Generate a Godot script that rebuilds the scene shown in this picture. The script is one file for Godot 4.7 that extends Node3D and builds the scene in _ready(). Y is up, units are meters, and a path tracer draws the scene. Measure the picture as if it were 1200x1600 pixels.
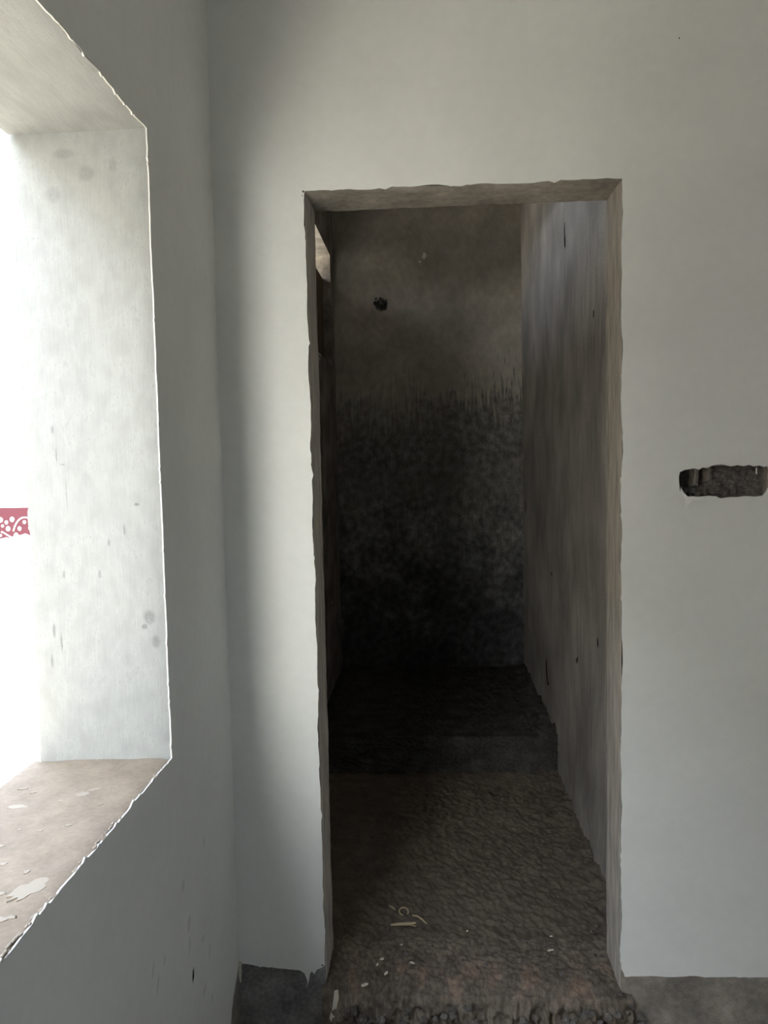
extends Node3D

const CAM := Vector3(0.0, 1.56, 1.98)
const XL := -0.534       # inner face of the left wall
const XO := -0.808       # its outer face
const CEIL := 3.2
const WT := 0.15         # front wall thickness
const DL := -0.293       # door opening
const DR := 0.491
const DT := 2.236
const TF := 0.14         # floor level of the dark room
const TR := 0.572        # its right wall
const TB := -2.63        # its back wall
const WZ := 0.47         # window: far jamb, near jamb, sill, head
const WN := 3.0
const WS := 0.958
const WH := 2.208

var rng := RandomNumberGenerator.new()
var M := {}
var used := {}

# ---------------------------------------------------------------- helpers

func numbered(n: String) -> String:
	if not used.has(n):
		used[n] = 0
		return n
	used[n] += 1
	return "%s_%03d" % [n, used[n]]

func put(called: String, mesh: Mesh, m: Material, parent: Node = null) -> MeshInstance3D:
	var o := MeshInstance3D.new()
	o.name = numbered(called) if parent == null else called
	o.mesh = mesh
	o.material_override = m
	if parent == null:
		add_child(o, true)
	else:
		parent.add_child(o, true)
	return o

func struct(o: Node, label: String, cat: String) -> void:
	o.set_meta("kind", "structure")
	o.set_meta("label", label)
	o.set_meta("category", cat)

func tag(o: Node, label: String, cat: String, group := "") -> void:
	o.set_meta("label", label)
	o.set_meta("category", cat)
	if group != "":
		o.set_meta("group", group)

func base(called: String, at: Vector3) -> Node3D:
	var o := Node3D.new()
	o.name = numbered(called)
	add_child(o, true)
	o.position = at
	return o

func quad(st: SurfaceTool, a: Vector3, b: Vector3, c: Vector3, d: Vector3) -> void:
	# a b c d run counter-clockwise seen from outside
	for p in [a, c, b, a, d, c]:
		st.add_vertex(p)

func box(st: SurfaceTool, lo: Vector3, hi: Vector3) -> void:
	var a := Vector3(lo.x, lo.y, hi.z); var b := Vector3(hi.x, lo.y, hi.z)
	var c := Vector3(hi.x, hi.y, hi.z); var d := Vector3(lo.x, hi.y, hi.z)
	var e := Vector3(lo.x, lo.y, lo.z); var f := Vector3(hi.x, lo.y, lo.z)
	var g := Vector3(hi.x, hi.y, lo.z); var h := Vector3(lo.x, hi.y, lo.z)
	quad(st, a, b, c, d); quad(st, f, e, h, g); quad(st, b, f, g, c)
	quad(st, e, a, d, h); quad(st, d, c, g, h); quad(st, e, f, b, a)

func begin() -> SurfaceTool:
	var st := SurfaceTool.new()
	st.begin(Mesh.PRIMITIVE_TRIANGLES)
	st.set_smooth_group(-1)
	return st

func done(st: SurfaceTool) -> ArrayMesh:
	st.generate_normals()
	return st.commit()

func boxes(list: Array) -> ArrayMesh:
	var st := begin()
	for b in list:
		box(st, b[0], b[1])
	return done(st)

func grid(nu: int, nv: int, fn: Callable) -> ArrayMesh:
	# a smooth sheet; du x dv points out of its front
	var st := SurfaceTool.new()
	st.begin(Mesh.PRIMITIVE_TRIANGLES)
	st.set_smooth_group(0)
	for j in nv + 1:
		for i in nu + 1:
			var u := float(i) / nu
			var v := float(j) / nv
			st.set_uv(Vector2(u, v))
			st.add_vertex(fn.call(u, v))
	for j in nv:
		for i in nu:
			var a := j * (nu + 1) + i
			var b := a + 1
			var c := a + nu + 2
			var d := a + nu + 1
			for k in [a, c, b, a, d, c]:
				st.add_index(k)
	st.generate_normals()
	st.generate_tangents()
	return st.commit()

func slab(poly: PackedVector2Array, o: Vector3, ax: Vector3, ay: Vector3, t: float) -> ArrayMesh:
	# an outline with thickness t towards ax x ay
	var p := poly.duplicate()
	if Geometry2D.is_polygon_clockwise(p):
		p.reverse()
	# is_polygon_clockwise uses y down: make it counter-clockwise in y up
	var area := 0.0
	for i in p.size():
		area += p[i].cross(p[(i + 1) % p.size()])
	if area < 0.0:
		p.reverse()
	var n := ax.cross(ay) * t
	var st := begin()
	var tri := Geometry2D.triangulate_polygon(p)
	if tri.is_empty():
		printerr("no triangles for an outline of ", p.size())
	for i in range(0, tri.size(), 3):
		var a := p[tri[i]]; var b := p[tri[i + 1]]; var c := p[tri[i + 2]]
		if (b - a).cross(c - a) > 0.0:
			var q := b; b = c; c = q
		for w in [a, b, c]:
			st.add_vertex(o + ax * w.x + ay * w.y + n)
	for i in p.size():
		var a := o + ax * p[i].x + ay * p[i].y
		var b2 := p[(i + 1) % p.size()]
		var b := o + ax * b2.x + ay * b2.y
		quad(st, a, b, b + n, a + n)
	return done(st)

func ragged(a: Vector2, b: Vector2, step: float, amp: float, sd: int, chips := 0.0) -> PackedVector2Array:
	# points from a to b (b left out), wandering like the broken edge of a coat of paint
	var r := RandomNumberGenerator.new()
	r.seed = sd
	var fl := FastNoiseLite.new()
	fl.seed = sd
	fl.frequency = 6.0
	fl.fractal_octaves = 4
	var out := PackedVector2Array()
	var len := a.distance_to(b)
	var d := (b - a) / len
	var nrm := Vector2(-d.y, d.x)
	var s := 0.0
	while s < len:
		var off := fl.get_noise_1d(s) * amp
		var ends := minf(1.0, minf(s, len - s) / 0.02)
		if chips > 0.0 and r.randf() < 0.12:
			off += r.randf_range(-1.0, 0.4) * chips
		out.append(a + d * s + nrm * off * ends)
		s += step * r.randf_range(0.5, 1.5)
	return out

func blob(cx: float, cy: float, rx: float, ry: float, turn: float, sd: int, n := 18, rough := 0.25) -> PackedVector2Array:
	var r := RandomNumberGenerator.new()
	r.seed = sd
	var out := PackedVector2Array()
	for i in n:
		var a := TAU * i / n
		var k := 1.0 + r.randf_range(-rough, rough)
		out.append(Vector2(cx, cy) + Vector2(cos(a) * rx * k, sin(a) * ry * k).rotated(turn))
	return out

func lump(at: Vector3, r: Vector3, sd: int, st: SurfaceTool) -> void:
	var fl := FastNoiseLite.new()
	fl.seed = sd
	fl.frequency = 1.1
	var nu := 9
	var nv := 6
	var pt := func(i: int, j: int) -> Vector3:
		var a := TAU * (i % nu) / nu
		var e := PI * (float(j) / nv - 0.5)
		var d := Vector3(cos(a) * cos(e), sin(e), sin(a) * cos(e))
		return at + d * r * (1.0 + 0.55 * fl.get_noise_3dv(d * 1.6))
	for j in nv:
		for i in nu:
			quad(st, pt.call(i + 1, j), pt.call(i, j), pt.call(i, j + 1), pt.call(i + 1, j + 1))

func tube(pts: Array, rad: float, sides := 7) -> ArrayMesh:
	var st := begin()
	var rings := []
	for k in pts.size():
		var t: Vector3 = (pts[mini(k + 1, pts.size() - 1)] - pts[maxi(k - 1, 0)]).normalized()
		var up := Vector3.UP if absf(t.y) < 0.9 else Vector3.RIGHT
		var s := t.cross(up).normalized()
		var w := s.cross(t)
		var ring := []
		for i in sides:
			var a := TAU * i / sides
			ring.append(pts[k] + (s * cos(a) + w * sin(a)) * rad * (0.6 if k == 0 or k == pts.size() - 1 else 1.0))
		rings.append(ring)
	for k in pts.size() - 1:
		for i in sides:
			var j := (i + 1) % sides
			quad(st, rings[k][i], rings[k][j], rings[k + 1][j], rings[k + 1][i])
	for i in range(1, sides - 1):
		for p in [rings[0][0], rings[0][i], rings[0][i + 1]]:
			st.add_vertex(p)
		for p in [rings[-1][0], rings[-1][i + 1], rings[-1][i]]:
			st.add_vertex(p)
	return done(st)

# ---------------------------------------------------------------- textures

func nz(w: int, h: int, freq: float, sd: int, oct := 4, sx := 1, sy := 1) -> PackedByteArray:
	var f := FastNoiseLite.new()
	f.noise_type = FastNoiseLite.TYPE_SIMPLEX_SMOOTH
	f.seed = sd
	f.frequency = freq
	f.fractal_octaves = oct
	var im := f.get_seamless_image(maxi(8, w / sx), maxi(8, h / sy), false, false, 0.15)
	im.convert(Image.FORMAT_L8)
	if sx > 1 or sy > 1:
		im.resize(w, h, Image.INTERPOLATE_CUBIC)
	return im.get_data()

func tex(w: int, h: int, fn: Callable) -> ImageTexture:
	var b := PackedByteArray()
	b.resize(w * h * 3)
	var k := 0
	for y in h:
		for x in w:
			var c: Vector3 = fn.call(x, y, y * w + x)
			b[k] = clampi(int(c.x * 255.0), 0, 255)
			b[k + 1] = clampi(int(c.y * 255.0), 0, 255)
			b[k + 2] = clampi(int(c.z * 255.0), 0, 255)
			k += 3
	return ImageTexture.create_from_image(Image.create_from_data(w, h, false, Image.FORMAT_RGB8, b))

func bump(w: int, h: int, parts: Array, strength: float) -> ImageTexture:
	# a normal map from a weighted sum of noises
	var b := PackedByteArray()
	b.resize(w * h)
	for i in w * h:
		var v := 0.0
		for p in parts:
			v += p[0][i] * p[1]
		b[i] = clampi(int(v), 0, 255)
	var im := Image.create_from_data(w, h, false, Image.FORMAT_L8, b)
	im.convert(Image.FORMAT_RGBA8)
	im.bump_map_to_normal_map(strength)
	return ImageTexture.create_from_image(im)

func plain(c: Color, rough := 0.9) -> StandardMaterial3D:
	var m := StandardMaterial3D.new()
	m.albedo_color = c
	m.roughness = rough
	m.metallic_specular = 0.3
	return m

func surf(t: Texture2D, n: Texture2D, ns: float, rough: float, tri := 0.0) -> StandardMaterial3D:
	var m := plain(Color.WHITE, rough)
	m.albedo_texture = t
	if n:
		m.normal_enabled = true
		m.normal_texture = n
		m.normal_scale = ns
	if tri > 0.0:
		m.uv1_triplanar = true
		m.uv1_world_triplanar = true
		m.uv1_scale = Vector3.ONE / tri
	return m

func ss(a: float, b: float, x: float) -> float:
	return smoothstep(a, b, x)

func make_materials() -> void:
	var S := 512
	var n1 := nz(S, S, 0.008, 1, 4)
	var n2 := nz(S, S, 0.06, 2, 3)
	var n3 := nz(S, S, 0.25, 3, 2)
	var nb := bump(S, S, [[n1, 0.5], [n2, 0.3], [n3, 0.2]], 2.0)
	var nfine := bump(S, S, [[n1, 0.55], [n2, 0.35], [n3, 0.1]], 1.0)
	# matt white wall paint
	var tp := tex(S, S, func(_x, _y, i): return Vector3(0.868, 0.873, 0.862) * (1.0 + (n1[i] - 128) * 0.00012 + (n2[i] - 128) * 0.00008))
	M.paint = surf(tp, nfine, 0.06, 0.75, 1.3)
	M.paint_lump = surf(tp, nb, 0.6, 0.75, 0.4)
	# bare cement plaster, warm grey
	var tc := tex(S, S, func(_x, _y, i):
		var k: float = 1.0 + (n1[i] - 128) * 0.0016 + (n2[i] - 128) * 0.0008 + (n3[i] - 128) * 0.0005
		return Vector3(0.55, 0.525, 0.49) * k)
	M.plaster = surf(tc, nb, 0.6, 0.95, 0.9)
	M.door_head = M.plaster.duplicate()
	M.door_head.albedo_color = Color(1, 1, 1)
	var th := tex(S, S, func(_x, _y, i):
		var k: float = 1.0 + (n1[i] - 128) * 0.0012 + (n2[i] - 128) * 0.0008 + (n3[i] - 128) * 0.0005
		return Vector3(0.69, 0.665, 0.625) * k)
	M.door_head.albedo_texture = th
	var td := tex(S, S, func(_x, _y, i):
		var k: float = 1.0 + (n1[i] - 128) * 0.002 + (n2[i] - 128) * 0.0016 + (n3[i] - 128) * 0.0012
		return Vector3(0.40, 0.385, 0.365) * k)
	M.mortar = surf(td, nb, 1.2, 0.97, 0.35)
	var ts := tex(S, S, func(_x, _y, i):
		var k: float = 1.0 + (n1[i] - 128) * 0.0016 + (n2[i] - 128) * 0.0012 + (n3[i] - 128) * 0.001
		return Vector3(0.47, 0.465, 0.46) * k)
	var tw := tex(S, S, func(_x, _y, i):
		var k: float = 1.0 + (n1[i] - 128) * 0.002 + (n2[i] - 128) * 0.002 + (n3[i] - 128) * 0.002
		return Vector3(0.27, 0.265, 0.255) * k)
	M.damp = surf(tw, nb, 1.2, 0.95, 0.5)
	M.plinth = surf(ts, nb, 0.9, 0.95, 0.5)
	# outside
	M.limewash = surf(tex(64, 64, func(_x, _y, _i): return Vector3(0.93, 0.93, 0.92)), nfine, 0.2, 0.9, 1.0)
	M.maroon = plain(Color(0.36, 0.20, 0.225), 0.8)
	M.white = plain(Color(0.94, 0.94, 0.93), 0.7)
	M.earth = surf(tex(S, S, func(_x, _y, i): return Vector3(0.66, 0.635, 0.59) * (1.0 + (n1[i] - 128) * 0.002 + (n3[i] - 128) * 0.0008)), nb, 0.6, 1.0, 2.0)
	M.smudge = plain(Color(0.80, 0.81, 0.80), 0.8)
	M.hole = plain(Color(0.2, 0.19, 0.18), 1.0)
	M.board = plain(Color(0.42, 0.36, 0.29), 0.9)
	M.chip = plain(Color(0.80, 0.78, 0.72), 0.8)
	M.straw = plain(Color(0.72, 0.66, 0.54), 0.8)
	M.rust = plain(Color(0.2, 0.17, 0.15), 0.8)
	M.splash = plain(Color(0.615, 0.575, 0.52), 0.8)

	# window reveal: fine plaster rubbed up and down, with scratches
	var w := 512
	var h := 1536
	var a1 := nz(w, h, 0.012, 11, 4)
	var a2 := nz(w, h, 0.11, 12, 3, 1, 10)
	var a3 := nz(w, h, 0.25, 13, 3, 1, 5)
	var a4 := nz(w, h, 0.3, 14, 2)
	# scuffs: across, down, half width and half height in metres, strength
	var scuffs := [[0.88, 0.76, 0.016, 0.020, 0.22], [0.92, 0.80, 0.012, 0.018, 0.2], [0.84, 0.775, 0.008, 0.007, 0.3], [0.82, 0.58, 0.007, 0.004, 0.3], [0.40, 0.04, 0.03, 0.012, 0.12], [0.55, 0.07, 0.022, 0.02, 0.14], [0.75, 0.06, 0.01, 0.02, 0.12], [0.30, 0.10, 0.02, 0.02, 0.12], [0.16, 0.78, 0.004, 0.02, 0.25], [0.21, 0.80, 0.003, 0.025, 0.25], [0.13, 0.83, 0.003, 0.018, 0.25], [0.25, 0.69, 0.003, 0.01, 0.25], [0.52, 0.69, 0.004, 0.012, 0.22], [0.60, 0.64, 0.004, 0.01, 0.2], [0.24, 0.50, 0.002, 0.018, 0.25], [0.28, 0.515, 0.008, 0.002, 0.2], [0.22, 0.46, 0.004, 0.01, 0.2], [0.30, 0.56, 0.002, 0.04, 0.15], [0.72, 0.62, 0.003, 0.014, 0.2]]
	var tj := tex(w, h, func(x, y, i):
		var k: float = 1.0 + (a1[i] - 128) * 0.0004 + (a2[i] - 128) * 0.0002 + (a4[i] - 128) * 0.0003
		var v: float = float(y) / h
		k -= ss(190.0, 230.0, a3[i]) * 0.20 * ss(0.3, 0.65, a1[i] / 255.0)
		k -= ss(175.0, 235.0, a1[i]) * 0.05 + ss(0.10, 0.0, v) * 0.06 * a2[i] / 255.0
		var u: float = float(x) / w
		for q in scuffs:
			var d: float = Vector2((u - q[0]) * 0.274 / q[2], (v - q[1]) * 1.25 / q[3]).length()
			if d < 1.0:
				k -= q[4] * ss(1.0, 0.4, d) * ss(70.0, 150.0, a4[i])
		return Vector3(0.595, 0.605, 0.60) * k)
	M.reveal = surf(tj, bump(w, h, [[a1, 0.3], [a2, 0.2], [a4, 0.3]], 0.8), 0.3, 0.92)
	# window sill, a browner cement
	var g1 := nz(S, S, 0.012, 21, 4)
	var g2 := nz(S, S, 0.07, 22, 3)
	var g3 := nz(S, S, 0.3, 23, 2)
	var tsill := tex(S, S, func(_x, _y, i): return Vector3(0.55, 0.50, 0.44) * (1.0 + (g1[i] - 128) * 0.0006 + (g2[i] - 128) * 0.0004 + (g3[i] - 128) * 0.0003))
	M.sill = surf(tsill, bump(S, S, [[g1, 0.5], [g2, 0.3], [g3, 0.2]], 0.8), 0.35, 0.9, 0.5)
	# door reveal
	var d1 := nz(256, 1024, 0.02, 31, 4, 1, 2)
	var d2 := nz(256, 1024, 0.2, 32, 3, 1, 14)
	var d3 := nz(256, 1024, 0.3, 33, 2)
	var tdoor := tex(256, 1024, func(_x, _y, i): return Vector3(0.74, 0.715, 0.675) * (1.0 + (d1[i] - 128) * 0.0010 + (d2[i] - 128) * 0.0006 + (d3[i] - 128) * 0.0006))
	M.door_reveal = surf(tdoor, bump(256, 1024, [[d1, 0.3], [d2, 0.4], [d3, 0.2]], 1.4), 0.45, 0.95)

	# back wall of the dark room: bare plaster above, soaked and blackened below, with drips along the edge
	w = 640
	h = 1536
	var b1 := nz(w, h, 0.007, 41, 4)
	var b2 := nz(w, h, 0.12, 42, 3, 1, 14)
	var b3 := nz(w, h, 0.25, 43, 3)
	var b4 := nz(w, h, 0.03, 44, 4)
	var tback := tex(w, h, func(x, y, i):
		var px: float = -0.54 + float(x) / w * 1.112
		var py: float = CEIL - float(y) / h * (CEIL - TF)
		var edge: float = 1.93 + px * 0.14 + (b1[i] - 128) * 0.0012
		var drip: float = (b2[i] - 128) / 128.0
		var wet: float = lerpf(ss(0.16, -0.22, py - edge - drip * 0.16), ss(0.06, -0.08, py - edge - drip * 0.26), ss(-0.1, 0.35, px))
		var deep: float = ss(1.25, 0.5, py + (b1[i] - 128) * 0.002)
		var k: float = 1.0 + (b1[i] - 128) * 0.0007 + (b4[i] - 128) * 0.0005 + (b3[i] - 128) * 0.0004
		k *= 1.0 - 0.16 * ss(2.45, 2.7, py) * ss(3.0, 2.8, py)
		var dry := Vector3(0.735, 0.71, 0.66)
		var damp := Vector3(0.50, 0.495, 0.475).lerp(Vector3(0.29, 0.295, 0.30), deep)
		var kw: float = k * (1.0 + drip * 0.10 * (1.0 - deep) + (b3[i] - 128) * 0.0022 + (b4[i] - 128) * 0.002)
		var hole: float = ss(1.0, 0.5, Vector2((px + 0.255) / 0.046, (py - 2.478) / 0.042).length() + (b4[i] - 128) * 0.004)
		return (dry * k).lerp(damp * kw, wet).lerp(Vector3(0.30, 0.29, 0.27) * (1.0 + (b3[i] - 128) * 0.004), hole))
	M.back = surf(tback, bump(w, h, [[b1, 0.25], [b4, 0.4], [b3, 0.35]], 3.0), 0.9, 0.93)
	# right wall of the dark room: lighter plaster, streaked
	w = 1024
	h = 1024
	var r1 := nz(w, h, 0.006, 51, 4)
	var r2 := nz(w, h, 0.12, 52, 3, 1, 14)
	var r3 := nz(w, h, 0.25, 53, 2)
	var tright := tex(w, h, func(x, y, i):
		var py: float = CEIL - float(y) / h * (CEIL - TF)
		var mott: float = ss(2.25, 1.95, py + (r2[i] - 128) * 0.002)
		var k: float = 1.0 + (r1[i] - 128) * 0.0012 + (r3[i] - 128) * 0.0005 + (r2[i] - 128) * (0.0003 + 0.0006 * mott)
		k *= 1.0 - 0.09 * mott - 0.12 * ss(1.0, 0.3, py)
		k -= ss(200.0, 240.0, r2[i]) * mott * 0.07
		return Vector3(0.765, 0.745, 0.715) * k)
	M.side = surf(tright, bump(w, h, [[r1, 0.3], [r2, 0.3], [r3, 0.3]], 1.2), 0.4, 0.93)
	# earthy cement floor of the dark room
	var f1 := nz(w, h, 0.008, 61, 4)
	var f2 := nz(w, h, 0.05, 62, 4)
	var f3 := nz(w, h, 0.25, 63, 3)
	var tfloor := tex(w, h, func(_x, _y, i):
		var k: float = 1.0 + (f1[i] - 128) * 0.0012 + (f2[i] - 128) * 0.001 + (f3[i] - 128) * 0.0012
		k -= ss(196.0, 230.0, f3[i]) * 0.25
		return Vector3(0.41, 0.38, 0.34) * k)
	M.dirt = surf(tfloor, bump(w, h, [[f1, 0.1], [f2, 0.15], [f3, 0.75]], 2.0), 0.7, 0.98, 0.8)
	var tsl := tex(w, 256, func(_x, y, i):
		var k: float = 1.0 + (f1[i] - 128) * 0.0016 + (f2[i] - 128) * 0.0016 + (f3[i] - 128) * 0.0012
		var red: float = ss(60.0, 110.0, float(y)) * ss(190.0, 140.0, float(y)) * ss(120.0, 190.0, f1[i])
		return Vector3(0.43, 0.395, 0.355).lerp(Vector3(0.46, 0.385, 0.34), red * 0.7) * k)
	M.threshold = surf(tsl, bump(w, 256, [[f1, 0.2], [f2, 0.5], [f3, 0.3]], 3.0), 1.0, 0.98)

# ---------------------------------------------------------------- the scene

func _ready() -> void:
	rng.seed = 7
	# camera
	var cam := Camera3D.new()
	cam.name = "camera"
	cam.fov = 67.38
	cam.near = 0.02
	add_child(cam)
	cam.transform = Transform3D(Basis(Vector3.UP, deg_to_rad(3.218)) * Basis(Vector3.RIGHT, deg_to_rad(-3.943)) * Basis(Vector3.BACK, deg_to_rad(-1.152)), CAM)
	cam.current = true
	# sky, sun and exposure
	var sky_mat := ProceduralSkyMaterial.new()
	sky_mat.sky_top_color = Color(0.76, 0.82, 0.91)
	sky_mat.sky_horizon_color = Color(0.90, 0.93, 0.96)
	sky_mat.ground_horizon_color = Color(0.80, 0.77, 0.72)
	sky_mat.ground_bottom_color = Color(0.55, 0.50, 0.45)
	sky_mat.sky_energy_multiplier = 1.6
	var sky := Sky.new()
	sky.sky_material = sky_mat
	var env := Environment.new()
	env.background_mode = Environment.BG_SKY
	env.sky = sky
	env.ambient_light_source = Environment.AMBIENT_SOURCE_SKY
	env.reflected_light_source = Environment.REFLECTION_SOURCE_SKY
	env.tonemap_mode = Environment.TONE_MAPPER_LINEAR
	env.tonemap_exposure = 4.5
	env.sdfgi_enabled = true
	env.ssao_enabled = true
	env.ssil_enabled = true
	var we := WorldEnvironment.new()
	we.name = "world_environment"
	we.environment = env
	add_child(we)
	var sun := DirectionalLight3D.new()
	sun.name = "sun"
	sun.light_color = Color(1.0, 0.985, 0.95)
	sun.light_energy = 5.0
	sun.shadow_enabled = true
	sun.light_angular_distance = 0.5
	add_child(sun)
	sun.look_at_from_position(Vector3(0.6, 6.5, -8.0), Vector3.ZERO)

	make_materials()
	build_shell()
	build_window()
	build_front_wall()
	build_dark_room()
	build_outside()
	build_small_things()

func build_shell() -> void:
	var o: MeshInstance3D
	o = put("floor", boxes([[Vector3(XO, -0.2, 0.0), Vector3(2.8, 0.0, 4.4)]]), M.plaster)
	struct(o, "bare cement floor of the painted room", "floor")
	o = put("ceiling", boxes([[Vector3(XO - 0.1, CEIL, TB - 0.3), Vector3(2.9, CEIL + 0.15, 4.5)]]), M.paint)
	struct(o, "white ceiling slab over both rooms", "ceiling")
	o = put("wall_right", boxes([
		[Vector3(2.6, -0.2, -WT), Vector3(2.8, 1.15, 4.4)], [Vector3(2.6, 1.9, -WT), Vector3(2.8, CEIL, 4.4)],
		[Vector3(2.6, 1.15, -WT), Vector3(2.8, 1.9, 2.45)], [Vector3(2.6, 1.15, 3.05), Vector3(2.8, 1.9, 4.4)]]), M.paint)
	struct(o, "white painted right wall of the room with a small open window", "wall")
	o = put("wall_rear", boxes([[Vector3(XO, -0.2, 4.2), Vector3(2.8, CEIL, 4.4)]]), M.paint)
	struct(o, "white painted wall behind the viewer", "wall")

func build_window() -> void:
	# left wall: masonry round the window opening
	var o := put("wall_left", boxes([
		[Vector3(XO, -0.2, 0.0), Vector3(XL, WS - 0.02, 4.2)],
		[Vector3(XO, WH + 0.012, 0.0), Vector3(XL, CEIL, 4.2)],
		[Vector3(XO, WS - 0.02, -WT), Vector3(XL, WH + 0.012, WZ - 0.012)],
		[Vector3(XO, WS - 0.02, WN + 0.012), Vector3(XL, WH + 0.012, 4.2)],
	]), M.plaster)
	struct(o, "left wall in shade, painted white, with the big window opening", "wall")
	# its coat of paint, broken along the window and at the foot of the corner
	var p := PackedVector2Array()      # x runs along z, y is up
	p.append(Vector2(0.0, CEIL))
	p.append(Vector2(0.0, 0.205))
	p.append_array([Vector2(0.035, 0.175), Vector2(0.072, 0.150), Vector2(0.092, 0.125), Vector2(0.102, 0.100), Vector2(0.107, 0.070), Vector2(0.135, 0.035), Vector2(0.160, 0.0)])
	p.append(Vector2(4.2, 0.0))
	var mid := (WS + WH) * 0.5
	p.append(Vector2(4.2, mid - 0.0001))
	var e := 0.002
	p.append_array(ragged(Vector2(WN + e, mid - 0.0001), Vector2(WN + e, WS - e), 0.02, 0.004, 5))
	p.append_array(ragged(Vector2(WN + e, WS - e), Vector2(WZ - e, WS - e), 0.007, 0.006, 6, 0.006))
	p.append_array(ragged(Vector2(WZ - e, WS - e), Vector2(WZ - e, WH + e), 0.007, 0.006, 7, 0.004))
	p.append_array(ragged(Vector2(WZ - e, WH + e), Vector2(WN + e, WH + e), 0.007, 0.006, 8, 0.005))
	p.append_array(ragged(Vector2(WN + e, WH + e), Vector2(WN + e, mid + 0.0001), 0.02, 0.004, 9))
	p.append(Vector2(WN + e, mid + 0.0001))
	p.append(Vector2(4.2, mid + 0.0001))
	p.append(Vector2(4.2, CEIL))
	# a wall facing +x: z runs to the left, so use ax = -z and mirror
	var q := PackedVector2Array()
	for v in p:
		q.append(Vector2(-v.x, v.y))
	put("paint_coat", slab(q, Vector3(XL, 0, 0), Vector3(0, 0, -1), Vector3.UP, 0.0028), M.paint, o)
	# faint rubbed marks low on the wall
	for k in 16:
		var mz := 0.22 + rng.randf() * 0.42
		var my := 0.28 + rng.randf() * 0.40
		var b := blob(-mz, my, 0.005 + rng.randf() * 0.005, 0.008 + rng.randf() * 0.012, -0.35, 100 + k, 14, 0.3)
		put("rub_mark", slab(b, Vector3(XL + 0.0027, 0, 0), Vector3(0, 0, -1), Vector3.UP, 0.0003), M.smudge, o)

	# the reveal: four plastered faces
	var fl := FastNoiseLite.new()
	fl.seed = 3
	fl.frequency = 3.0
	fl.fractal_octaves = 4
	var wn := base("window_1", Vector3(XL, WS, WZ))
	struct(wn, "window opening without a frame, bare plaster reveals and brown sill", "window")
	var at := wn.position
	var xi := XL + 0.0015
	# far jamb, faces +z
	put("jamb", grid(24, 110, func(u: float, v: float):
		var y := WH + 0.011 - v * (WH - WS + 0.025)
		var edge := pow(u, 12.0) * (0.003 * fl.get_noise_2d(y * 6.0, 3.0)) + pow(1.0 - u, 10.0) * 0.006 * fl.get_noise_2d(y * 5.0, 9.0)
		return Vector3(lerpf(XO, xi, u) + edge, y, WZ + 0.004 * fl.get_noise_2d(u * 0.4, y) - 0.006 * pow(u, 20.0) - 0.003 * pow(1.0 - u, 16.0)) - at), M.reveal, wn)
	# near jamb, faces -z
	put("jamb", grid(8, 40, func(u: float, v: float):
		return Vector3(lerpf(xi, XO, u), WH - v * (WH - WS), WN + 0.003 * fl.get_noise_2d(u, v * 2.0)) - at), M.reveal, wn)
	# head, faces down
	put("window_head", grid(24, 90, func(u: float, v: float):
		var z := lerpf(WN, WZ, v)
		return Vector3(lerpf(XO, xi, u) + pow(u, 12.0) * 0.003 * fl.get_noise_2d(z * 6.0, 30.0), WH + 0.004 * fl.get_noise_2d(u * 0.3, z * 1.5) + 0.004 * pow(u, 16.0), z) - at), M.reveal, wn)
	# sill, faces up, slopes a little outwards, with a crumbled inner edge
	var sl := put("sill", grid(60, 220, func(u: float, v: float):
		var z := lerpf(WZ, WN, v)
		var drop := pow(u, 30.0) * (0.004 + 0.006 * absf(fl.get_noise_2d(z * 8.0, 50.0)))
		var crumb := pow(u, 14.0) * 0.006 * fl.get_noise_2d(z * 14.0, 70.0)
		return Vector3(lerpf(XO - 0.012, xi, u) + crumb, WS + 0.003 * fl.get_noise_2d(u * 0.5, z * 2.0) + crumb * 0.4 - drop - 0.008 * (1.0 - u), z) - at), M.sill, wn)
	sl.set_meta("label", "warm brown cement sill spotted with white paint")
	# dried paint spots on the sill (x across, z along), sizes as seen
	var spots := [
		[-0.640, 0.640, 0.013, 0.008, 0.2], [-0.628, 0.618, 0.014, 0.004, 0.5], [-0.742, 0.683, 0.017, 0.008, 0.2], [-0.782, 0.720, 0.020, 0.006, 0.6],
		[-0.706, 0.832, 0.020, 0.010, 0.4], [-0.575, 0.955, 0.028, 0.016, 1.1], [-0.612, 0.965, 0.007, 0.004, 0.4], [-0.585, 1.03, 0.018, 0.010, 0.5],
		[-0.565, 1.02, 0.006, 0.004, 0.0], [-0.610, 0.760, 0.006, 0.003, 0.4], [-0.650, 0.778, 0.005, 0.002, 0.4], [-0.690, 0.770, 0.003, 0.003, 0.0],
		[-0.655, 0.880, 0.005, 0.004, 0.0], [-0.605, 0.905, 0.004, 0.006, 0.0], [-0.770, 0.610, 0.008, 0.003, 0.3], [-0.742, 0.625, 0.006, 0.003, 0.3], [-0.590, 0.680, 0.004, 0.0015, 0.7], [-0.67, 0.665, 0.004, 0.003, 0.1]]
	for k in spots.size():
		var s: Array = spots[k]
		var su: float = (s[0] - XO + 0.012) / (xi - XO + 0.012)
		var bl := blob(s[0], -s[1], s[2], s[3], s[4], 200 + k, 20, 0.3)
		put("paint_spot", slab(bl, Vector3(0, WS + 0.003 * fl.get_noise_2d(su * 0.5, s[1] * 2.0) - 0.008 * (1.0 - su) - 0.0012, 0) - at, Vector3.RIGHT, Vector3(0, 0, -1), 0.0022), M.splash, sl)
	# crumbs of paint and mortar left along the inner edge of the sill
	var st := begin()
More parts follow.
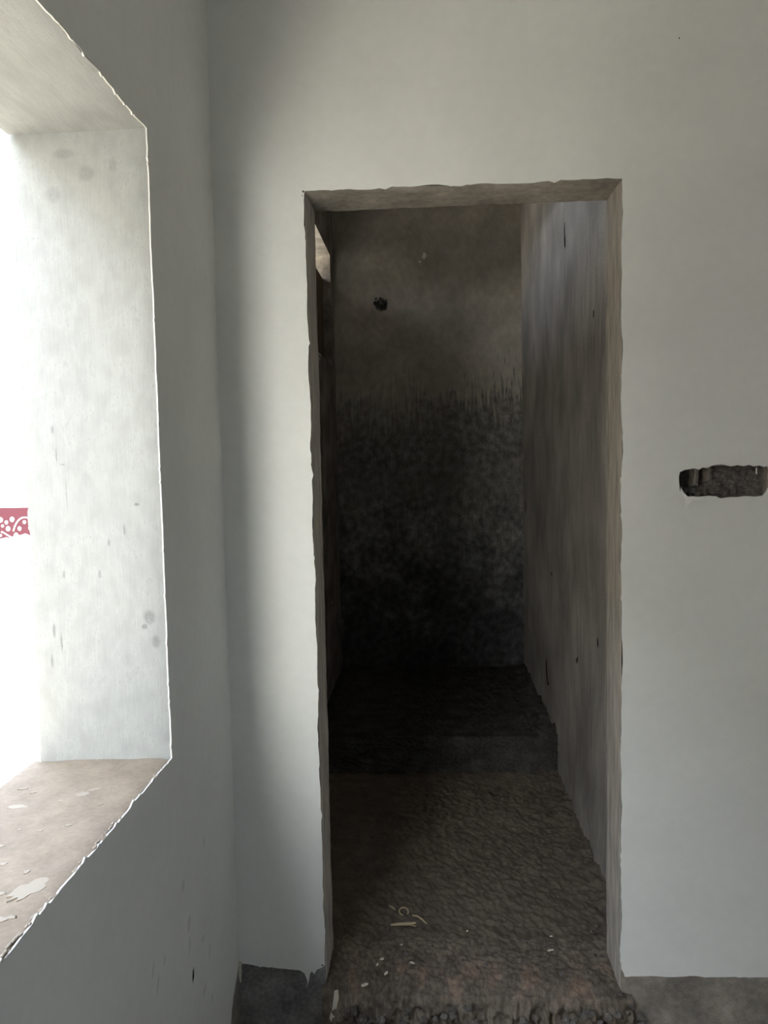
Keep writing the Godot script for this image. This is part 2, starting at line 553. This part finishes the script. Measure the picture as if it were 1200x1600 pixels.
	for k in 46:
		var z := WZ + 0.05 + rng.randf() * 0.62
		lump(Vector3(XL + 0.001 - rng.randf() * 0.006, WS - 0.003, z) - at, Vector3(0.0022, 0.0018, 0.003 + rng.randf() * 0.006), 300 + k, st)
	var cr := put("crumbled_edge", done(st), M.splash, wn)
	cr.set_meta("kind", "stuff")

func build_front_wall() -> void:
	var rx0 := 0.637
	var rx1 := 0.853
	var ry0 := 1.445
	var ry1 := 1.527
	var o := put("wall_front", boxes([
		[Vector3(XO, -0.2, -WT), Vector3(DL - 0.012, CEIL, 0.0)],
		[Vector3(DL - 0.012, DT + 0.012, -WT), Vector3(DR + 0.012, CEIL, 0.0)],
		[Vector3(DR + 0.012, -0.2, -WT), Vector3(2.6, ry0, 0.0)],
		[Vector3(DR + 0.012, ry1, -WT), Vector3(2.6, CEIL, 0.0)],
		[Vector3(DR + 0.012, ry0, -WT), Vector3(rx0, ry1, 0.0)],
		[Vector3(rx1, ry0, -WT), Vector3(2.6, ry1, 0.0)],
		[Vector3(rx0, ry0, -WT), Vector3(rx1, ry1, -0.075)],
		[Vector3(DL - 0.012, -0.2, -WT), Vector3(DR + 0.012, TF - 0.03, -0.01)],
	]), M.plaster)
	struct(o, "front wall painted white round a bare doorway into the dark room", "wall")
	# paint coat: one outline running round the doorway, with a cut to the switch recess
	var p := PackedVector2Array()
	p.append(Vector2(XL, CEIL))
	p.append(Vector2(XL, 0.20))
	p.append_array(ragged(Vector2(XL + 0.012, 0.197), Vector2(-0.36, 0.180), 0.006, 0.006, 21, 0.004))
	p.append_array([Vector2(-0.352, 0.172), Vector2(-0.345, 0.150), Vector2(-0.349, 0.130), Vector2(-0.341, 0.151), Vector2(-0.337, 0.172), Vector2(-0.332, 0.178), Vector2(-0.326, 0.170), Vector2(-0.318, 0.183)])
	p.append(Vector2(DL - 0.010, 0.19))
	var e := 0.003
	p.append_array(ragged(Vector2(DL - e, 0.197), Vector2(DL - e, DT + e), 0.010, 0.006, 22, 0.004))
	p.append_array(ragged(Vector2(DL - e, DT + e), Vector2(DR + e, DT + e), 0.010, 0.007, 23, 0.006))
	p.append_array(ragged(Vector2(DR + e, DT + e), Vector2(DR + e, 0.20), 0.010, 0.006, 24, 0.003))
	p.append_array([Vector2(DR + e, 0.200), Vector2(DR + 0.010, 0.188), Vector2(DR + 0.012, 0.178), Vector2(DR + 0.022, 0.178)])
	p.append_array(ragged(Vector2(DR + 0.03, 0.180), Vector2(2.6, 0.205), 0.012, 0.006, 25, 0.002))
	p.append(Vector2(2.6, 0.205))
	var cut := 1.485
	p.append(Vector2(2.6, cut - 0.0001))
	# the broken outline of the recess
	p.append_array([Vector2(rx1 + 0.004, cut - 0.0001), Vector2(0.856, 1.470), Vector2(0.850, 1.458), Vector2(0.842, 1.449), Vector2(0.825, 1.447), Vector2(0.80, 1.449), Vector2(0.78, 1.4465), Vector2(0.762, 1.447), Vector2(0.745, 1.445), Vector2(0.738, 1.444), Vector2(0.729, 1.4495), Vector2(0.71, 1.451), Vector2(0.69, 1.4495), Vector2(0.674, 1.449), Vector2(0.660, 1.4485), Vector2(0.652, 1.4455),
		Vector2(0.650, 1.449), Vector2(0.643, 1.457), Vector2(0.638, 1.468), Vector2(0.6365, 1.485), Vector2(0.6355, 1.500), Vector2(0.638, 1.512), Vector2(0.645, 1.5165), Vector2(0.66, 1.519), Vector2(0.675, 1.521), Vector2(0.685, 1.517), Vector2(0.694, 1.523), Vector2(0.705, 1.521), Vector2(0.715, 1.526), Vector2(0.728, 1.529), Vector2(0.742, 1.530), Vector2(0.752, 1.527), Vector2(0.764, 1.524), Vector2(0.78, 1.527), Vector2(0.795, 1.524), Vector2(0.808, 1.527), Vector2(0.82, 1.523), Vector2(0.834, 1.525), Vector2(0.846, 1.521), Vector2(0.853, 1.524), Vector2(0.857, 1.512), Vector2(0.855, 1.497), Vector2(rx1 + 0.004, cut + 0.0001)])
	p.append(Vector2(2.6, cut + 0.0001))
	p.append(Vector2(2.6, CEIL))
	put("paint_coat", slab(p, Vector3.ZERO, Vector3.RIGHT, Vector3.UP, 0.003), M.paint, o)
	# tiny holes left by nails
	for h in [[0.630, 2.565, 0.0016], [-0.2995, 2.238, 0.0022], [-0.3035, 0.196, 0.0022], [-0.302, 2.228, 0.0012]]:
		put("nail_hole", slab(blob(h[0], h[1], h[2], h[2] * 1.3, 0.0, 400, 10, 0.2), Vector3(0, 0, 0.0029), Vector3.RIGHT, Vector3.UP, 0.0003), M.hole, o)
	# a hair crack running up from the recess
	put("hair_crack", slab(PackedVector2Array([Vector2(0.784, 1.566), Vector2(0.787, 1.556), Vector2(0.788, 1.548), Vector2(0.7876, 1.540), Vector2(0.7869, 1.548), Vector2(0.7858, 1.556)]), Vector3(0, 0, 0.0029), Vector3.RIGHT, Vector3.UP, 0.0003), M.smudge, o)

	# bare plaster strip at the foot
	var fl := FastNoiseLite.new()
	fl.seed = 8
	fl.frequency = 9.0
	fl.fractal_octaves = 5
	var bl := put("baseboard_front", grid(60, 50, func(u: float, v: float):
		var x := lerpf(XL, DL - 0.002, u)
		var y := lerpf(0.215, -0.01, v)
		return Vector3(x, y, 0.0012 + 0.010 * v * v * (0.5 + fl.get_noise_2d(x, y)) * ss(0.0, 0.2, v))), M.plinth)
	struct(bl, "dark bare plaster strip at the foot of the wall, left of the doorway", "skirting")
	var br := put("baseboard_front_right", grid(180, 40, func(u: float, v: float):
		var x := lerpf(DR + 0.002, 2.6, u)
		var y := lerpf(0.225, -0.01, v)
		return Vector3(x, y, 0.0012 + 0.006 * v * v * (0.5 + fl.get_noise_2d(x, y)) * ss(0.0, 0.2, v))), M.plaster)
	struct(br, "bare grey plaster strip at the foot of the wall, right of the doorway", "skirting")

	# doorway reveal
	var d := base("door_1", Vector3((DL + DR) * 0.5, TF, 0))
	struct(d, "bare plaster doorway without frame or door", "doorway")
	var at := d.position
	put("jamb", grid(14, 130, func(u: float, v: float):
		var y := lerpf(DT, TF - 0.05, v)
		var ex := 0.003 * fl.get_noise_2d(y * 0.4, 1.0) + 0.003 * fl.get_noise_2d(y * 2.0, u)
		var z := lerpf(-WT, 0.0015, u)
		return Vector3(DL + ex * 0.6 - 0.004 * pow(u, 10.0), y, z + pow(1.0 - u, 8.0) * 0.006 * fl.get_noise_2d(y * 1.5, 8.0)) - at), M.door_reveal, d)
	put("jamb", grid(14, 130, func(u: float, v: float):
		var y := lerpf(DT, TF - 0.05, v)
		var ex := 0.003 * fl.get_noise_2d(y * 0.4, 21.0) + 0.003 * fl.get_noise_2d(y * 2.0, u + 30.0)
		var z := lerpf(0.0015, -WT, u)
		return Vector3(DR + ex * 0.6 + 0.004 * pow(1.0 - u, 10.0), y, z) - at), M.door_reveal, d)
	put("door_head", grid(70, 14, func(u: float, v: float):
		var x := lerpf(DL - 0.004, DR + 0.004, u)
		var z := lerpf(0.0015, -WT, v)
		return Vector3(x, DT + 0.003 * fl.get_noise_2d(x, z * 2.0) + 0.004 * pow(1.0 - v, 10.0), z) - at), M.door_head, d)
	var fine := FastNoiseLite.new()
	fine.seed = 18
	fine.frequency = 28.0
	fine.fractal_octaves = 2
	# rough cement threshold that spills over in front
	put("threshold", grid(220, 90, func(u: float, v: float):
		var x := lerpf(DL - 0.012, DR + 0.03, u)
		var n := fl.get_noise_2d(x, v * 0.4)
		var n2 := fine.get_noise_2d(x, v * 0.45)
		var top := ss(0.72, 0.60, v)
		var z: float
		var y: float
		if v < 0.65:
			z = lerpf(-WT - 0.06, 0.022, v / 0.65)
			y = TF + 0.006 * n + 0.004 * n2 - 0.012 * ss(0.5, 0.65, v)
		else:
			var t := (v - 0.65) / 0.35
			z = 0.022 + 0.03 * sin(t * 1.4) + (0.03 * n2 + 0.03 * n) * ss(0.0, 0.3, t)
			y = TF - 0.012 + 0.006 * n + 0.004 * n2 - t * 0.16
		y += 0.012 * ss(0.10, 0.02, u) * top * (0.6 + n)
		return Vector3(x, y, z) - at), M.threshold, d)

	var ts := begin()
	for k in 110:
		var side := k > 75
		var r := rng.randf_range(0.004, 0.012)
		var x := rng.randf_range(DR - 0.02, DR + 0.075) if side else rng.randf_range(DL, DR)
		var y := TF - (rng.randf() * 0.14 if side else 0.02 + rng.randf() * 0.12) + (0.0 if not side else -0.9 * maxf(0.0, x - DR - 0.005))
		lump(Vector3(x, y, (0.012 if side else 0.045) + rng.randf() * 0.012) - at, Vector3(r, r * 0.8, r), 1200 + k, ts)
	var spill := put("spilt_mortar", done(ts), M.mortar, d)
	spill.set_meta("kind", "stuff")

	# the recess chased out for a switch box
	var r := base("switch_recess", Vector3((rx0 + rx1) * 0.5, ry0, 0.0))
	tag(r, "oblong hole broken into the white wall for a switch box", "recess")
	at = r.position
	var cx := (rx0 + rx1) * 0.5
	var cy := (ry0 + ry1) * 0.5
	put("cavity", grid(90, 44, func(u: float, v: float):
		# a pan: the rim at the wall face, steep sides, a rough bottom that comes forward to the right
		var x := lerpf(rx0 - 0.004, rx1 + 0.008, u)
		var y := lerpf(ry1 + 0.006, ry0 - 0.006, v)
		var side := minf(minf(u, 1.0 - u) * 0.22 / 0.010, minf(v / 0.16, (1.0 - v) / 0.20))
		var deep := ss(0.0, 1.0, clampf(side, 0.0, 1.0))
		var bottom := lerpf(0.066, 0.034, ss(0.15, 0.62, u)) - 0.012 * ss(0.45, 0.95, v)
		var rough := 0.010 * fl.get_noise_2d(x * 5.0, y * 5.0) + 0.004 * fl.get_noise_2d(x * 16.0, y * 16.0)
		return Vector3(x, y, 0.0008 - deep * (bottom + rough)) - at), M.mortar, r)
	var blocks := [[0.677, 0.697, 1.469, 1.522, -0.052, -0.020], [0.711, 0.726, 1.483, 1.526, -0.050, -0.016]]
	for k in 2:
		var b: Array = blocks[k]
		var f2 := FastNoiseLite.new()
		f2.seed = 70 + k
		f2.frequency = 26.0
		var m := grid(16, 22, func(u: float, v: float):
			var a := (u - 0.5) * 2.0
			var prof := 1.0 - pow(absf(a), 6.0)
			var x := lerpf(b[0], b[1], u)
			var y := lerpf(b[3], b[2], v)
			return Vector3(x + 0.003 * f2.get_noise_2d(y, 2.0), y + 0.003 * f2.get_noise_2d(x, 5.0), lerpf(b[4], b[5] - 0.006 * a, prof * ss(1.0, 0.86, v)) + 0.004 * f2.get_noise_2d(x, y)) - at)
		put("brick_rib", m, M.plaster, r)
	var st := begin()
	for k in 26:
		lump(Vector3(0.655 + rng.randf() * 0.17, ry0 + 0.006 + rng.randf() * 0.018, -0.035 + rng.randf() * 0.018) - at, Vector3.ONE * (0.003 + rng.randf() * 0.005), 500 + k, st)
	for k in 12:
		lump(Vector3(0.722 + rng.randf() * 0.028, ry0 + 0.028 + rng.randf() * 0.012, -0.028 + rng.randf() * 0.008) - at, Vector3.ONE * (0.004 + rng.randf() * 0.004), 540 + k, st)
	var crumbs := put("mortar_crumbs", done(st), M.mortar, r)
	crumbs.set_meta("kind", "stuff")
	# curled paint at the lower left corner, the torn upper lip, and the small bright drip
	var flap := PackedVector2Array([Vector2(0.632, 1.475), Vector2(0.6385, 1.462), Vector2(0.648, 1.452), Vector2(0.662, 1.4525), Vector2(0.676, 1.450), Vector2(0.690, 1.450), Vector2(0.684, 1.444), Vector2(0.672, 1.441), Vector2(0.660, 1.4425), Vector2(0.654, 1.436), Vector2(0.647, 1.428), Vector2(0.6445, 1.416), Vector2(0.642, 1.409), Vector2(0.640, 1.420), Vector2(0.642, 1.432), Vector2(0.6425, 1.444), Vector2(0.637, 1.452), Vector2(0.631, 1.462)])
	put("paint_flap", slab(flap, Vector3(-0.002, 0, 0.0025) - at, Vector3(1, 0, 0.12), Vector3(0, 1, -0.03), 0.004), M.paint_lump, r)
	var lip := PackedVector2Array([Vector2(0.640, 1.513), Vector2(0.646, 1.5205), Vector2(0.662, 1.524), Vector2(0.680, 1.5275), Vector2(0.70, 1.531), Vector2(0.718, 1.5345), Vector2(0.735, 1.5345), Vector2(0.718, 1.529), Vector2(0.705, 1.524), Vector2(0.694, 1.5255), Vector2(0.685, 1.5195), Vector2(0.675, 1.5225), Vector2(0.66, 1.5205), Vector2(0.648, 1.517)])
	put("paint_flap", slab(lip, Vector3(0, 0, 0.0025) - at, Vector3.RIGHT, Vector3.UP, 0.002), M.paint_lump, r)
	put("paint_drip", slab(blob(0.832, 1.512, 0.0016, 0.008, 0.0, 77, 14, 0.3), Vector3(0, 0, -0.012) - at, Vector3.RIGHT, Vector3.UP, 0.002), M.white, r)

func build_dark_room() -> void:
	var fl := FastNoiseLite.new()
	fl.seed = 15
	fl.frequency = 4.0
	fl.fractal_octaves = 5
	# masonry behind the plaster
	var ox := XO
	# left wall with a high window boarded up on the outside but for a gap under the head
	var zs := -0.40
	var ze := -2.50
	var vs := 2.105
	var vt := 2.735
	var gap := 0.13
	var o := put("wall_inner_left", boxes([
		[Vector3(XO, -0.2, TB - 0.14), Vector3(XL, vs, -WT)],
		[Vector3(XO, vt, TB - 0.14), Vector3(XL, CEIL, -WT)],
		[Vector3(XO, vs, zs), Vector3(XL, vt, -WT)],
		[Vector3(XO, vs, TB - 0.14), Vector3(XL, vt, ze)]]), M.plaster)
	struct(o, "left wall of the dark room with a high boarded window", "wall")
	var wb := base("window_2", Vector3(XO, vs, (zs + ze) * 0.5))
	struct(wb, "high window of the dark room, boarded up but for a bright gap under its head", "window")
	for k in 3:
		var bh := (vt - gap - vs) / 3.0
		put("board", boxes([[Vector3(0.205, bh * k + 0.001, (ze - zs) * 0.5), Vector3(0.228, bh * (k + 1) - 0.001, (zs - ze) * 0.5)]]), M.board, wb)
	for c in [[-1.95, 2.098, 0.045], [-1.93, 2.075, 0.03], [-2.2, 0.775, 0.035]]:
		put("plaster_chip", boxes([[Vector3(XL, c[1] - 0.004, c[0] - c[2]), Vector3(XL + 0.004, c[1] + 0.003, c[0] + c[2])]]), M.chip, o)
	# right wall
	o = put("wall_inner_right", boxes([[Vector3(TR + 0.02, -0.2, TB - 0.12), Vector3(TR + 0.14, CEIL, -WT)]]), M.plaster)
	struct(o, "streaked grey plaster right wall of the dark room", "wall")
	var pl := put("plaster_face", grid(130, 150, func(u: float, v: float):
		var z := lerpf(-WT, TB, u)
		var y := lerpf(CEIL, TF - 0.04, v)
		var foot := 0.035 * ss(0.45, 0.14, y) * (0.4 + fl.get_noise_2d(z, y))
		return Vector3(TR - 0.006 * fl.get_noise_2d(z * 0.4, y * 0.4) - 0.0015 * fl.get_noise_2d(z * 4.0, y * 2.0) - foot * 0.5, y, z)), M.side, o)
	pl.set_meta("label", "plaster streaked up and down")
	# gouge near the top and small nicks
	var gouges := [[-1.19, 2.44, 0.0045, 0.040, 0.0], [-1.178, 2.405, 0.003, 0.022, 0.05], [-2.47, 1.27, 0.006, 0.035, 0.0], [-0.66, 2.03, 0.002, 0.012, 0.0], [-0.60, 0.93, 0.003, 0.014, 0.1], [-0.95, 0.78, 0.003, 0.01, 0.3], [-0.97, 0.77, 0.003, 0.01, 0.3], [-1.55, 1.02, 0.004, 0.008, 0.0]]
	for k in gouges.size():
		var g: Array = gouges[k]
		put("gouge", slab(blob(g[0], g[1], g[2], g[3], g[4], 600 + k, 16, 0.25), Vector3(TR - 0.0075, 0, 0), Vector3(0, 0, 1), Vector3.UP, -0.002), M.hole, o)
	# back wall
	o = put("wall_inner_rear", boxes([[Vector3(ox, -0.2, TB - 0.14), Vector3(TR + 0.14, CEIL, TB - 0.02)]]), M.plaster)
	struct(o, "back wall of the dark room, bare plaster blackened by damp below", "wall")
	var bk := put("plaster_face", grid(150, 260, func(u: float, v: float):
		var x := lerpf(XL - 0.01, TR + 0.02, u)
		var y := lerpf(CEIL, TF - 0.04, v)
		var pit := ss(1.0, 0.35, Vector2((x + 0.255) / 0.044, (y - 2.478) / 0.040).length() + 0.5 * fl.get_noise_2d(x * 8.0, y * 8.0))
		var ridge := ss(0.010, 0.0, absf(y - 1.325 - 0.004 * fl.get_noise_1d(x * 4.0))) * ss(-0.08, -0.03, x) * ss(0.32, 0.2, x)
		return Vector3(x, y, TB + 0.006 * fl.get_noise_2d(x * 0.4, y * 0.4) + 0.0025 * fl.get_noise_2d(x * 5.0, y * 5.0) - 0.020 * pit + 0.008 * ridge)), M.back, o)
	bk.set_meta("label", "plaster with a wavy damp line and a chipped hole")
	for s in [[0.008, 2.745, 0.013, 0.021, -0.3, 30], [-0.018, 2.712, 0.007, 0.007, 0.0, 31], [0.02, 1.41, 0.012, 0.005, 0.1, 32], [0.035, 1.40, 0.004, 0.02, 0.1, 33], [-0.02, 1.405, 0.02, 0.003, 0.0, 34]]:
		put("paint_splash", slab(blob(s[0], s[1], s[2], s[3], s[4], s[5], 18, 0.3), Vector3(0, 0, TB + 0.0015), Vector3.RIGHT, Vector3.UP, 0.003), M.chip if s[1] > 2.0 else M.plaster, o)
	var rs := begin()
	for k in 22:
		lump(Vector3(-0.255 + rng.randf_range(-0.035, 0.035), 2.478 + rng.randf_range(-0.03, 0.03), TB - 0.008 + rng.randf() * 0.008), Vector3.ONE * rng.randf_range(0.003, 0.008), 660 + k, rs)
	var ch := put("chipped_mortar", done(rs), M.damp, o)
	ch.set_meta("label", "dark chipped mortar inside a small hole")
	ch.set_meta("kind", "stuff")
	# floor
	o = put("floor_inner", boxes([[Vector3(ox, -0.2, TB - 0.12), Vector3(TR + 0.14, TF - 0.03, -WT)]]), M.mortar)
	struct(o, "rough earthy cement floor of the dark room", "floor")
	var fine := FastNoiseLite.new()
	fine.seed = 16
	fine.frequency = 22.0
	fine.fractal_octaves = 2
	put("screed", grid(200, 260, func(u: float, v: float):
		var x := lerpf(XL - 0.01, TR + 0.02, u)
		var z := lerpf(TB + 0.6, -WT - 0.01, v)
		var edge := 0.03 * ss(0.47, 0.60, x) * (0.5 + fl.get_noise_2d(x * 3.0, z * 3.0))
		var y := TF - 0.004 + 0.012 * fl.get_noise_2d(x * 0.6, z * 0.6) + 0.006 * fine.get_noise_2d(x, z) + 0.004 * fine.get_noise_2d(x * 2.2 + 9.0, z * 2.2) + edge
		return Vector3(x, y, z)), M.dirt, o)

	# low concrete step across the back
	var sz := -1.44
	var stp := base("concrete_step", Vector3(0, TF, sz))
	tag(stp, "low rough concrete step filling the back of the dark room", "step")
	put("step_block", grid(150, 150, func(u: float, v: float):
		var x := lerpf(XL - 0.005, TR + 0.01, u)
		var n := fl.get_noise_2d(x * 2.0, v * 4.0)
		var n2 := fl.get_noise_2d(x * 9.0, v * 18.0)
		var z: float
		var y: float
		if v < 0.72:
			z = lerpf(TB, sz, v / 0.72)
			y = TF + 0.155 + 0.010 * n + 0.006 * n2 + 0.03 * ss(0.45, 0.57, x) * (0.6 + n)
		else:
			var t := (v - 0.72) / 0.28
			z = sz + 0.035 * t + 0.012 * n + 0.008 * n2
			y = TF + (0.155 + 0.010 * n + 0.006 * n2) * (1.0 - t) - 0.02 * t
		return Vector3(x, y, z) - stp.position), M.damp, stp)
	# lumps of mortar dropped along the step's right end
	var ls := begin()
	for k in 160:
		var t := rng.randf()
		var r := rng.randf_range(0.004, 0.015)
		lump(Vector3(0.565 - absf(rng.randfn(0.0, 0.07)), TF + 0.155 + rng.randf() * 0.012 - (0.13 * rng.randf() if t > 0.75 else 0.0), sz - 0.30 + t * 0.32) - stp.position, Vector3(r, r * 0.7, r), 700 + k, ls)
	var hp := put("mortar_rubble", done(ls), M.damp, stp)
	hp.set_meta("label", "broken mortar heaped against the right wall")
	hp.set_meta("kind", "stuff")
	# grit on the floor
	var gs := begin()
	for k in 150:
		var x := rng.randf_range(-0.30, 0.55)
		var z := rng.randf_range(-1.35, -0.05)
		if rng.randf() < 0.5:
			x = 0.56 - absf(rng.randfn(0.0, 0.10))
		var r := rng.randf_range(0.002, 0.008)
		lump(Vector3(x, TF + 0.004, z), Vector3(r, r * 0.7, r), 800 + k, gs)
	var gr := put("floor_grit", done(gs), M.mortar)
	tag(gr, "loose grit and crumbs scattered over the cement floor", "grit")
	gr.set_meta("kind", "stuff")

func build_outside() -> void:
	var o := put("ground_outside", boxes([[Vector3(-40.0, -0.5, -40.0), Vector3(XO - 0.001, -0.3, 40.0)], [Vector3(XO - 0.001, -0.5, -40.0), Vector3(40.0, -0.3, TB - 0.2)], [Vector3(XO - 0.001, -0.5, 4.4), Vector3(40.0, -0.3, 40.0)], [Vector3(2.8, -0.5, TB - 0.2), Vector3(40.0, -0.3, 4.4)]]), M.earth)
	struct(o, "pale sunlit ground outside the window", "ground")
	# pale house that stands behind and to the left, its front in the sun
	o = put("house_front", boxes([[Vector3(-6.5, -0.3, 7.0), Vector3(4.0, 6.0, 12.0)]]), M.limewash)
	struct(o, "sunlit white house front across the yard behind the viewer", "building")
	o = put("house_side", boxes([[Vector3(-12.0, -0.3, -0.5), Vector3(-2.6, 3.6, 6.0)]]), M.plaster)
	struct(o, "unpainted house side across the lane from the window", "building")
	# neighbour's white wall with the painted border, seen through the window
	var z := -4.0
	var w := base("boundary_wall", Vector3(-5.0, -0.3, z))
	tag(w, "sunlit white outside wall with a maroon patterned border, seen through the window", "wall")
	var at := w.position
	put("wall_body", boxes([[Vector3(-9.0, -0.3, z - 0.2), Vector3(-1.2, 1.232, z)]]), M.limewash, w).position = -at
	put("border_band", boxes([[Vector3(-9.0, 0.970, z), Vector3(-1.2, 1.232, z + 0.006)]]), M.maroon, w).position = -at
	# white pattern along the band: scalloped foot, curved strokes, scattered dots
	var tile := 0.318
	var f := Vector3(0, 0, z + 0.005) - at
	for k in range(-15, 6):
		var x0 := -3.43 + tile * k
		var p := func(px: float, py: float) -> Vector2: return Vector2(x0 + 0.0053 * px, 1.232 - 0.00515 * (py - 793.0))
		var foot := PackedVector2Array()
		for q in [[0.0, 848.0], [60.0, 848.0], [60.0, 841.5], [50.0, 839.0], [44.0, 836.0], [38.5, 834.0], [33.0, 836.0], [29.0, 836.8], [27.0, 834.0], [24.5, 832.0], [22.0, 834.0], [20.0, 838.5], [16.0, 838.5], [11.0, 841.0], [9.5, 839.5], [0.0, 841.5]]:
			foot.append(p.call(q[0], q[1]))
		put("scallop", slab(foot, f, Vector3.RIGHT, Vector3.UP, 0.004), M.white, w)
		for line in [[[20.5, 830.0], [23.0, 823.0], [26.5, 816.5], [31.0, 811.5], [35.0, 809.3], [39.0, 808.3], [44.0, 809.5], [49.0, 813.0]], [[1.5, 830.5], [6.0, 832.5], [11.0, 836.0], [17.0, 839.5]]]:
			var up := PackedVector2Array()
			var dn := PackedVector2Array()
			for i in line.size():
				var c: Vector2 = p.call(line[i][0], line[i][1])
				var e: Vector2 = p.call(line[mini(i + 1, line.size() - 1)][0], line[mini(i + 1, line.size() - 1)][1]) - p.call(line[maxi(i - 1, 0)][0], line[maxi(i - 1, 0)][1])
				var nn := Vector2(-e.y, e.x).normalized() * 0.0052
				up.append(c + nn)
				dn.append(c - nn)
			dn.reverse()
			up.append_array(dn)
			put("stroke", slab(up, f, Vector3.RIGHT, Vector3.UP, 0.004), M.white, w)
		var n := 0
		for d in [[1.5, 812.0, 3.8], [10.4, 816.0, 2.9], [4.2, 821.5, 2.1], [19.5, 811.5, 3.7], [12.6, 826.0, 3.7], [30.5, 826.0, 3.0], [38.5, 816.0, 2.6], [0.5, 836.5, 2.0], [47.0, 825.0, 3.0], [53.0, 818.0, 2.6]]:
			var c: Vector2 = p.call(d[0], d[1])
			put("dot", slab(blob(c.x, c.y, d[2] * 0.0050, d[2] * 0.0057, 0.0, 900 + n, 12, 0.06), f, Vector3.RIGHT, Vector3.UP, 0.004), M.white, w)
			n += 1

func build_small_things() -> void:
	# bent wire on the right wall of the dark room
	var wp := []
	for q in [[-1.68, 0.590], [-1.685, 0.565], [-1.675, 0.54], [-1.665, 0.51], [-1.650, 0.485], [-1.635, 0.475], [-1.620, 0.482], [-1.615, 0.495]]:
		wp.append(Vector3(TR - 0.013, q[1], q[0]))
	var o := put("bent_wire", tube(wp, 0.0025), M.rust)
	tag(o, "short dark wire hooked at its end on the right plaster wall", "wire")
	# a torn stick with a curl of peel and scraps
	var ty := TF + 0.010
	var d := base("torn_stick", Vector3(-0.09, ty, -0.26))
	tag(d, "pale torn stick lying on the dark floor inside the doorway", "stick")
	put("shaft", tube([Vector3(-0.040, 0, 0.005), Vector3(-0.015, 0.002, 0.004), Vector3(0.01, 0.001, 0.0), Vector3(0.035, 0.003, -0.002)], 0.0045), M.straw, d)
	put("splinter", tube([Vector3(0.015, 0.0, 0.004), Vector3(0.03, 0.001, 0.010), Vector3(0.036, 0.001, 0.012)], 0.002), M.straw, d)
	var c := []
	for i in 15:
		var a := -0.6 + 5.2 * i / 14.0
		c.append(Vector3(-0.092 + cos(a) * 0.014, ty + 0.014 + sin(a) * 0.013, -0.30 - 0.004 * i / 14.0))
	o = put("curled_peel", tube(c, 0.0022), M.straw)
	tag(o, "curled strip of peel standing behind the pale stick", "peel")
	o = put("twig", tube([Vector3(-0.066, ty, -0.305), Vector3(-0.05, ty + 0.004, -0.295), Vector3(-0.035, ty + 0.001, -0.283), Vector3(-0.022, ty + 0.001, -0.262)], 0.0028), M.straw)
	tag(o, "thin pale twig slanting beside the right end of the stick", "twig")
	o = put("twig", tube([Vector3(-0.140, ty, -0.355), Vector3(-0.128, ty + 0.002, -0.342), Vector3(-0.120, ty, -0.333)], 0.0025), M.straw)
	tag(o, "small dim twig at the edge of the shadow, behind the stick", "twig")
	# flakes of white paint
	var flakes := [
		[-0.190, 0.010, 0.011, 0.004, 0.3, "largest white paint flake, on the left end of the threshold"],
		[-0.160, -0.075, 0.005, 0.003, 1.0, "pale flake at the back edge of the threshold, near the shadow"],
		[-0.133, -0.040, 0.006, 0.0035, 0.8, "crooked white flake in the middle of the threshold's left half"],
		[-0.148, -0.10, 0.005, 0.003, 0.2, "small flake just behind the threshold, left of the middle"],
		[-0.062, -0.085, 0.007, 0.003, -0.4, "white flake behind the threshold, in line with the doorway's middle"],
		[0.332, -0.150, 0.010, 0.0018, 0.2, "thin white sliver on the floor near the right jamb"],
		[0.345, -0.215, 0.004, 0.0015, 0.0, "tiny pale sliver farther in beside the right jamb"],
		[-0.095, -0.165, 0.004, 0.002, 0.5, "tiny white flake on the floor in front of the stick"],
		[0.10, -0.235, 0.003, 0.002, 0.5, "tiny white flake on the floor right of the doorway's middle"]]
	for k in flakes.size():
		var f: Array = flakes[k]
		o = put("paint_flake", slab(blob(0.0, 0.0, f[2], f[3], f[4], 950 + k, 12, 0.3), Vector3.ZERO, Vector3.RIGHT, Vector3(0, 0, -1), 0.0025), M.chip)
		o.position = Vector3(f[0], TF + 0.006, f[1])
		o.rotation = Vector3(0.25, 0.0, 0.1)
		tag(o, f[5], "paint flake", "paint flakes on the doorway floor")
	# white paint run down the threshold's left end and a drip in the corner
	o = put("paint_run", slab(PackedVector2Array([Vector2(-0.268, 0.145), Vector2(-0.258, 0.147), Vector2(-0.256, 0.130), Vector2(-0.262, 0.105), Vector2(-0.266, 0.085), Vector2(-0.263, 0.070), Vector2(-0.268, 0.045), Vector2(-0.280, 0.040), Vector2(-0.276, 0.062), Vector2(-0.282, 0.075), Vector2(-0.275, 0.095), Vector2(-0.271, 0.120)]), Vector3(0, 0, 0.030), Vector3.RIGHT, Vector3.UP, 0.012), M.chip)
	tag(o, "white paint dribble hardened over the threshold's left corner", "paint dribble")
	o = put("paint_run", slab(PackedVector2Array([Vector2(-0.533, 0.205), Vector2(-0.524, 0.203), Vector2(-0.525, 0.175), Vector2(-0.527, 0.145), Vector2(-0.530, 0.142), Vector2(-0.533, 0.165)]), Vector3(0, 0, 0.002), Vector3.RIGHT, Vector3.UP, 0.003), M.chip)
	tag(o, "thin white paint drip in the foot of the room corner", "paint dribble")
